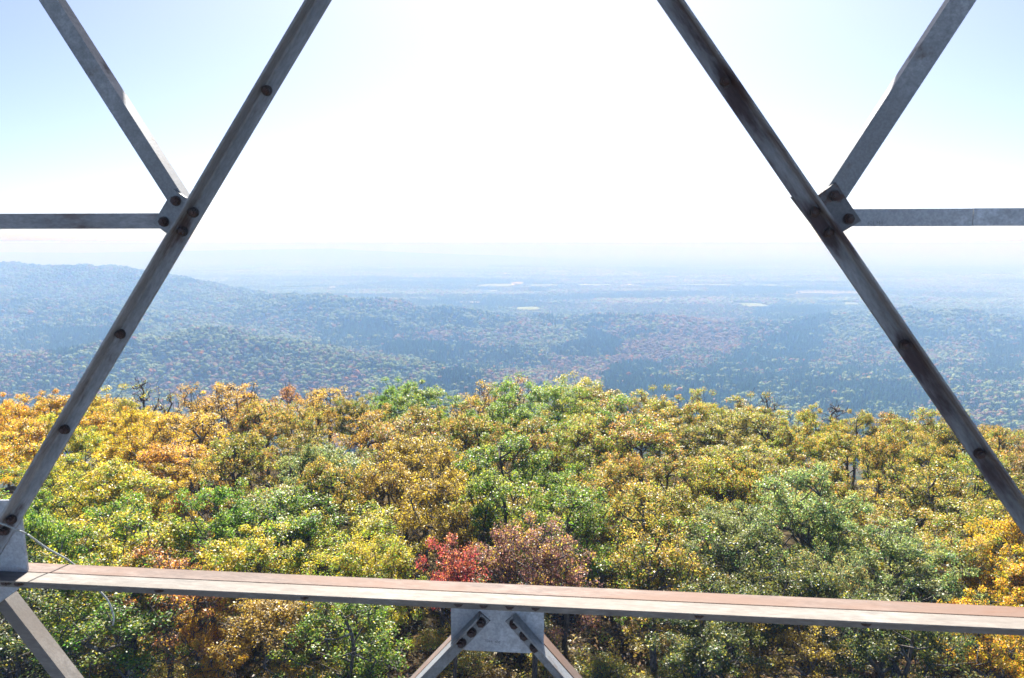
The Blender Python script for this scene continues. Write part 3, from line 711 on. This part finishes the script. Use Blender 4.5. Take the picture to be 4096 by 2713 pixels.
PROTO = {
    'dense': [tree_data(100 + i, 9.6 + .4 * (i % 3), 3.5 + .3 * (i % 2), 2.4, 190, 135, .118, clr=.41) for i in range(5)],
    'open': [tree_data(200 + i, 9.8 + .5 * (i % 2), 3.4, 2.3, 165, 96, .118, clr=.40) for i in range(4)],
    'sparse': [tree_data(300 + i, 10.0, 3.0, 2.8, 115, 66, .115, clr=.42, bare=.10) for i in range(3)],
    'bare': [tree_data(350 + i, 10.4, 1.9, 4.5, 44, 12, .13, clr=.4, bare=.5, trunk_r=.12) for i in range(2)],
    'tall': [tree_data(400 + i, 11.5, 3.7, 3.0, 190, 150, .118, clr=.48) for i in range(2)],
    'maple': [tree_data(500, 8.2, 1.75, 3.4, 58, 150, .10, clr=.42, trunk_r=.09)],
    'fine': [tree_data(550 + i, 9.6, 3.4, 2.2, 190, 140, .105, clr=.42, flat=.9) for i in range(2)],
    'shrub': [tree_data(600 + i, 2.7, 1.35, .25, 34, 95, .10, clr=.42, trunk_r=.04) for i in range(3)],
}
HUE = {  # leaf colours a, b, flecks, word
    'gold': ((.25, .22, .020), (.38, .30, .028), (.50, .20, .03), 'golden yellow'),
    'orange': ((.22, .165, .030), (.33, .205, .038), (.45, .28, .03), 'orange'),
    'rust': ((.20, .085, .035), (.28, .12, .035), (.36, .20, .03), 'rust brown'),
    'redrust': ((.30, .075, .03), (.26, .11, .03), (.35, .16, .03), 'reddish rust'),
    'ygreen': ((.15, .225, .028), (.29, .28, .030), (.42, .25, .03), 'yellow green'),
    'green': ((.065, .145, .020), (.115, .195, .024), (.24, .22, .03), 'deep green'),
    'olive': ((.105, .160, .024), (.24, .215, .032), (.32, .17, .04), 'olive green'),
    'ogold': ((.135, .180, .025), (.200, .225, .030), (.38, .17, .04), 'olive gold'),
    'oorange': ((.14, .165, .026), (.235, .205, .034), (.36, .13, .04), 'orange tinged olive'),
    'grey': ((.085, .145, .050), (.17, .225, .065), (.24, .19, .05), 'grey green'),
    'mauve': ((.155, .085, .075), (.19, .11, .07), (.36, .22, .04), 'mauve brown'),
    'red': ((.27, .050, .042), (.25, .080, .055), (.44, .14, .05), 'bright red'),
    'bgold': ((.18, .125, .03), (.265, .205, .036), (.40, .26, .03), 'brown and gold'),
    'dark': ((.045, .085, .022), (.07, .10, .025), (.20, .16, .03), 'dark green'),
}
ZONE_T = [  # (px, py) in the 2367 frame at about the crown's middle, colour, habit
    (30, 885, 'rust', 'sparse'), (120, 890, 'rust', 'sparse'), (40, 950, 'gold', 'dense'), (120, 960, 'gold', 'dense'), (20, 1040, 'gold', 'dense'), (280, 915, 'gold', 'dense'), (230, 960, 'gold', 'dense'), (330, 960, 'ygreen', 'dense'), (190, 1060, 'ygreen', 'dense'),
    (110, 1150, 'green', 'dense'), (260, 1140, 'ygreen', 'dense'), (60, 1220, 'green', 'dense'), (200, 1250, 'ygreen', 'dense'), (300, 1220, 'green', 'open'), (400, 1000, 'gold', 'dense'), (430, 960, 'rust', 'sparse'), (500, 925, 'orange', 'sparse'), (540, 970, 'orange', 'sparse'),
    (620, 940, 'oorange', 'sparse'), (690, 930, 'rust', 'sparse'), (480, 1080, 'orange', 'open'), (440, 1180, 'orange', 'open'), (430, 1260, 'rust', 'sparse'), (560, 1060, 'oorange', 'open'), (600, 1130, 'olive', 'open'), (620, 1030, 'oorange', 'open'), (770, 1080, 'grey', 'dense'),
    (720, 1010, 'olive', 'open'), (780, 950, 'orange', 'sparse'), (850, 945, 'olive', 'dense'), (930, 925, 'green', 'dense'), (1000, 915, 'rust', 'sparse'), (1080, 935, 'orange', 'sparse'), (900, 1040, 'orange', 'open'), (1000, 1060, 'oorange', 'open'), (1050, 1140, 'bgold', 'open'), (950, 1150, 'bgold', 'open'),
    (700, 1180, 'olive', 'open'), (840, 1180, 'bgold', 'open'), (840, 1250, 'ygreen', 'fine'), (700, 1270, 'ygreen', 'dense'), (560, 1230, 'green', 'open'), (1160, 1000, 'green', 'dense'), (1190, 1060, 'oorange', 'open'), (1290, 920, 'ygreen', 'tall'), (1240, 1000, 'green', 'tall'), (1200, 1080, 'green', 'dense'),
    (1390, 950, 'oorange', 'open'), (1400, 1050, 'ogold', 'fine'), (1340, 1110, 'ogold', 'dense'), (1470, 1010, 'green', 'dense'), (1430, 1170, 'olive', 'open'), (1330, 1180, 'green', 'open'), (1550, 930, 'ogold', 'dense'), (1600, 960, 'ogold', 'dense'), (1580, 1040, 'olive', 'dense'), (1520, 1090, 'oorange', 'open'),
    (1640, 1110, 'ogold', 'dense'), (1700, 950, 'redrust', 'sparse'), (1770, 950, 'oorange', 'sparse'), (1740, 1020, 'ogold', 'dense'), (1850, 1000, 'ogold', 'dense'), (1900, 955, 'redrust', 'sparse'), (1980, 960, 'green', 'dense'), (2050, 990, 'oorange', 'dense'), (1960, 1030, 'ogold', 'dense'), (2100, 1060, 'ogold', 'dense'),
    (1830, 1130, 'oorange', 'open'), (1750, 1180, 'ogold', 'dense'), (1950, 1120, 'ogold', 'dense'), (2050, 1150, 'olive', 'open'), (2180, 990, 'oorange', 'open'), (2300, 960, 'oorange', 'dense'), (2350, 980, 'orange', 'open'), (2200, 1100, 'olive', 'dense'), (2330, 1080, 'oorange', 'open'), (2250, 1180, 'olive', 'dense'),
    (1550, 1200, 'olive', 'open'), (1650, 1260, 'grey', 'fine'), (1780, 1280, 'grey', 'fine'), (1900, 1280, 'grey', 'dense'), (2020, 1240, 'ogold', 'dense'), (2100, 1310, 'grey', 'dense'), (1960, 1330, 'grey', 'fine'), (2200, 1260, 'olive', 'dense'), (2280, 1310, 'rust', 'open'), (2355, 1310, 'gold', 'dense'), (1480, 1270, 'olive', 'open'), (1390, 1300, 'bgold', 'open'),
    (90, 1460, 'dark', 'open'), (250, 1420, 'green', 'open'), (430, 1470, 'gold', 'open'), (510, 1420, 'bgold', 'open'), (640, 1440, 'bgold', 'open'), (790, 1440, 'green', 'open'), (930, 1430, 'olive', 'open'), (1330, 1450, 'bgold', 'open'), (1540, 1490, 'grey', 'fine'), (1660, 1450, 'dark', 'dense'), (1880, 1470, 'bgold', 'open'), (2030, 1470, 'dark', 'dense'), (2200, 1470, 'bgold', 'open'), (2340, 1450, 'bgold', 'open'),
]
ZTP = np.array([z[:2] for z in ZONE_T], float)
TREES = []       # dicts, then copies
def gz(x, y): return float(height(x, y)) + CAM_Z
def add_tree(x, y, hue, habit, sc=1.0, label=None, sz=1.0, kind='oak_tree', var=None):
    TREES.append(dict(x=x, y=y, hue=hue, habit=habit, sc=sc, sz=sz, label=label, kind=kind, var=var))
# trees that stand out, placed one by one: (px, py) of the crown's middle, distance
def spot(px, d): return ray(px * PK, 1300)[0] / ray(px * PK, 1300)[1] * d, d
x, y = spot(1047, 38.5); add_tree(x, y, 'red', 'maple', .95, 'small bright red maple just above the beam left of the centre gusset', 1.34, 'maple_tree', 0)
x, y = spot(1240, 40.5); add_tree(x, y, 'mauve', 'fine', 1.04, 'mauve brown oak right beside the small red maple', 1.16, var=0)
x, y = spot(840, 41.0); add_tree(x, y, 'ygreen', 'fine', .92, 'round lime green oak left of the small red maple', .97, var=1)
x, y = spot(1275, 72.0); add_tree(x, y, 'green', 'tall', 1.08, 'tallest deep green oak breaking the skyline at the centre', .94, var=0)
x, y = spot(1330, 79.0); add_tree(x, y, 'ygreen', 'tall', .95, 'yellow green oak crown breaking the skyline beside the tallest green oak', .93, var=1)
x, y = spot(1010, 47.5); add_tree(x, y, 'bgold', 'open', 1.05, 'brown and gold oak standing right behind the small red maple', 1.15, var=1)
x, y = spot(1400, 55.0); add_tree(x, y, 'ogold', 'fine', 1.12, 'broad olive gold oak in front of the tallest green oak', 1.03, var=0)
x, y = spot(433, 38.0); add_tree(x, y, 'rust', 'sparse', .95, 'thinly leaved rust oak with dark forked limbs above the left part of the beam', .93, var=1)
x, y = spot(280, 66.0); add_tree(x, y, 'gold', 'dense', 1.05, 'golden oak on the skyline right beside the left diagonal brace', 1.05, var=2)
x, y = spot(2352, 38.0); add_tree(x, y, 'gold', 'dense', .75, 'golden oak at the right edge just above the beam', .92, var=1)
x, y = spot(435, 36.8); add_tree(x, y, 'gold', 'dense', .62, 'small golden young oak seen below the left part of the beam', .66, var=2)
ROWS = [36.5, 41.2, 46.5, 52.5, 59.0, 66.0, 73.5, 81.5, 90.5]
for k, yr in enumerate(ROWS):
    sp = 4.3 + .022 * (yr - 36); hw = .665 * yr + 2.0; xs = np.arange(-hw, hw, sp) + random.uniform(0, sp * .5) + (k % 2) * sp * .5
    for x in xs:
        x = float(x + random.gauss(0, .7)); y = float(yr + random.gauss(0, .9))
        if any(math.hypot(x - t['x'], y - t['y']) < (3.0 if t['label'] else 2.2) for t in TREES): continue
        if y < 38.5 and -5.2 < x < 5.2: continue
        if y < 43.0 and -4.6 < x < 4.4: continue
        px, py = project(x, y, gz(x, y) + 7.2); px /= PK; py /= PK
        d = (ZTP[:, 0] - px - random.gauss(0, 14)) ** 2 + ((ZTP[:, 1] - py - random.gauss(0, 8)) * 1.8) ** 2; z = ZONE_T[int(d.argmin())]
        s = random.choice([random.uniform(.82, 1.08), random.uniform(1.0, 1.38)])
        habit = z[3]
        if k >= 7 and random.random() < .09: habit = 'bare'
        add_tree(x, y, z[2], habit, s, None, (random.uniform(.90, 1.20) if k < 6 else random.uniform(1.0, 1.12) * (1.04 if abs(x) > 24 else 1.0)) * (1.0 if k else .95))
# labels from colour and where the crown stands among its neighbours
def band(py, y):
    if y > 80: return 'on the skyline'
    if y > 66: return 'just under skyline'
    if y > 54: return 'in mid canopy'
    if y > 43.5: return 'just above the beam'
    return 'in the front row'
def hpos(px):
    for lim_, t in ((330, 'at the far left'), (700, 'left of the lime oak'), (980, 'between lime oak and red maple'), (1180, 'near the red maple'), (1420, 'near the centre gusset'), (1750, 'right of centre gusset'), (2060, 'below the right struts'), (2600, 'at the far right')):
        if px < lim_: return t
HAB = {'dense': 'full', 'open': 'loose', 'sparse': 'thin', 'bare': 'nearly bare', 'tall': 'tall', 'maple': 'small', 'fine': 'fine leaved', 'shrub': 'low'}
ORD = ['nearest', 'second nearest', 'third nearest', 'fourth nearest', 'fifth nearest', 'sixth nearest', 'seventh nearest', 'eighth nearest', 'ninth nearest', 'tenth nearest']
byk = {}
for t in TREES:
    px, py = project(t['x'], t['y'], gz(t['x'], t['y']) + 7); t['px'] = px / PK
    if t['label'] is None:
        byk.setdefault((t['hue'], t['habit'], band(py, t['y']), hpos(t['px'])), []).append(t)
SIDE = ['leftmost', 'second from left', 'third from left', 'fourth from left', 'fifth from left', 'sixth from left', 'seventh from left', 'eighth from left', 'ninth from left', 'tenth from left', 'eleventh from left', 'twelfth from left', 'thirteenth from left', 'fourteenth from left', 'fifteenth from left']
for (hue, hab, b_, h_), L in byk.items():
    L.sort(key=lambda t: t['px'])
    for i, t in enumerate(L):
        pre = '' if len(L) == 1 else (SIDE[i] + ' ')
        t['label'] = f"{pre}{HAB[hab].split()[0]} {HUE[hue][3]} oak {b_} {h_}"
used = {}
def jitter(c, s=.10):
    k = 1 + random.gauss(0, s); return [max(.004, c[0] * k * (1 + random.gauss(0, .06))), max(.004, c[1] * k * (1 + random.gauss(0, .05))), max(.002, c[2] * k)]
def place(t, group, cat):
    vs = PROTO[t['habit']]; i = t['var'] if t['var'] is not None else random.randrange(len(vs))
    tm, cm = vs[i]
    e = bpy.data.objects.new(t['kind'], None); e.empty_display_size = .5
    e.location = (t['x'], t['y'], gz(t['x'], t['y']) - .05); e.rotation_euler = (random.gauss(0, .03), random.gauss(0, .03), random.uniform(0, 6.283))
    e.scale = (t['sc'], t['sc'], t['sz']); COL.objects.link(e); tag(e, t['label'], cat, group)
    a, b, c, _ = HUE[t['hue']]
    tr = used.setdefault(('t', t['habit'], i), bpy.data.objects.new('trunk' if t['habit'] != 'shrub' else 'stem', tm)); cr = used.setdefault(('c', t['habit'], i), bpy.data.objects.new('crown' if t['habit'] != 'shrub' else 'foliage', cm))
    tr2, cr2 = tr.copy(), cr.copy()
    for o in (tr2, cr2): COL.objects.link(o); o.parent = e
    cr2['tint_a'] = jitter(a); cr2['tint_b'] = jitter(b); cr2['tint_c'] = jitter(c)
for t in TREES: place(t, 'trees of the near canopy', 'tree')
# undergrowth between the trunks
SHR = []
for k in range(85):
    y = random.uniform(37, 60); x = random.uniform(-.68, .68) * y
    px, py = project(x, y, gz(x, y) + 1); px /= PK
    if not (-20 < px < 2390): continue
    d = (ZTP[:, 0] - px) ** 2 + ((ZTP[:, 1] - py / PK) * .5) ** 2; z = ZONE_T[int(d.argmin())]
    hue = random.choice([z[2], 'bgold', 'olive', 'ygreen', 'dark', 'olive'])
    SHR.append(dict(x=x, y=y, hue=hue, habit='shrub', sc=random.uniform(.8, 1.5), sz=random.uniform(.6, 1.2), kind='shrub', var=None, px=px))
bk = {}
for t in SHR: bk.setdefault((t['hue'], hpos(t['px'])), []).append(t)
for (hue, h_), L in bk.items():
    L.sort(key=lambda t: t['px'])
    for i, t in enumerate(L): t['label'] = f"{'' if len(L) == 1 else SIDE[i] + ' '}low {HUE[hue][3]} bush between trunks {h_}"
for t in SHR: place(t, 'bushes between the trunks', 'bush')

# brush and fallen leaves under the nearest trees, nobody could count them
def brush():
    n = 42000; r = np.random.default_rng(77)
    Y = r.uniform(33, 64, n); X = r.uniform(-.72, .72, n) * Y
    m_ = fbm(X / 2.2, Y / 2.2, 3); Z = np.clip(r.random(n) ** 2.0 * (0.35 + 1.2 * np.clip(m_ + .25, 0, 1)), .01, 1.3)
    pos = np.stack([X, Y, height(X, Y) + CAM_Z + Z], 1)
    nrm = r.normal(size=(n, 3)) * .7 + np.array([0, 0, .8]); nrm /= np.linalg.norm(nrm, axis=1, keepdims=True)
    t1 = np.cross(nrm, r.normal(size=(n, 3))); t1 /= np.linalg.norm(t1, axis=1, keepdims=True); t2 = np.cross(nrm, t1)
    L = r.uniform(.08, .20, (n, 1)); W = L * .6
    q = np.stack([pos - t1 * L, pos + t2 * W + nrm * L * .2, pos + t1 * L, pos - t2 * W + nrm * L * .2], 1)
    cm = big_mesh('undergrowth', q.reshape(-1, 3), np.arange(4 * n).reshape(-1, 4), M_leaf)
    a = cm.attributes.new('rnd', 'FLOAT', 'FACE'); a.data.foreach_set('value', r.random(n).astype(np.float32))
    a = cm.attributes.new('clump', 'FLOAT', 'FACE'); a.data.foreach_set('value', np.clip(.5 + .9 * fbm(X / 3.1 + 20, Y / 3.1, 3), 0, 1).astype(np.float32))
    o = link(bpy.data.objects.new('undergrowth', cm)); o['tint_a'] = [.13, .085, .045]; o['tint_b'] = [.11, .13, .035]; o['tint_c'] = [.30, .2, .05]
    tag(o, kind='stuff')
brush()

# ------------------------------------------------------------------ haze
HD = 0.00039
zb = float(GZ.min()) - 1.5; zt = CAM_Z + 4.0; hx = 73000.0
hz = mesh_np('haze', [(-hx, -hx, zb), (hx, -hx, zb), (hx, hx, zb), (-hx, hx, zb), (-hx, -hx, zt), (hx, -hx, zt), (hx, hx, zt), (-hx, hx, zt)],
             [(3, 2, 1, 0), (4, 5, 6, 7), (0, 1, 5, 4), (1, 2, 6, 5), (2, 3, 7, 6), (3, 0, 4, 7)], None)
m, nt, nd, lk = new_mat('haze_air'); out = nd.new('ShaderNodeOutputMaterial'); pv = nd.new('ShaderNodeVolumePrincipled')
pv.inputs['Color'].default_value = (0.33, 0.565, 1.0, 1); pv.inputs['Density'].default_value = HD; pv.inputs['Density Attribute'].default_value = ''
pv.inputs['Anisotropy'].default_value = -0.5; pv.inputs['Absorption Color'].default_value = (1, 0.83, 1, 1)
lk.new(pv.outputs[0], out.inputs['Volume']); hz.data.materials.append(m); tag(hz, kind='stuff')
try: m.cycles.homogeneous_volume = True
except Exception: pass
print('trees', len(TREES), 'shrubs', len(SHR), 'far crowns', len(P2), 'GZmax', GZ.max())
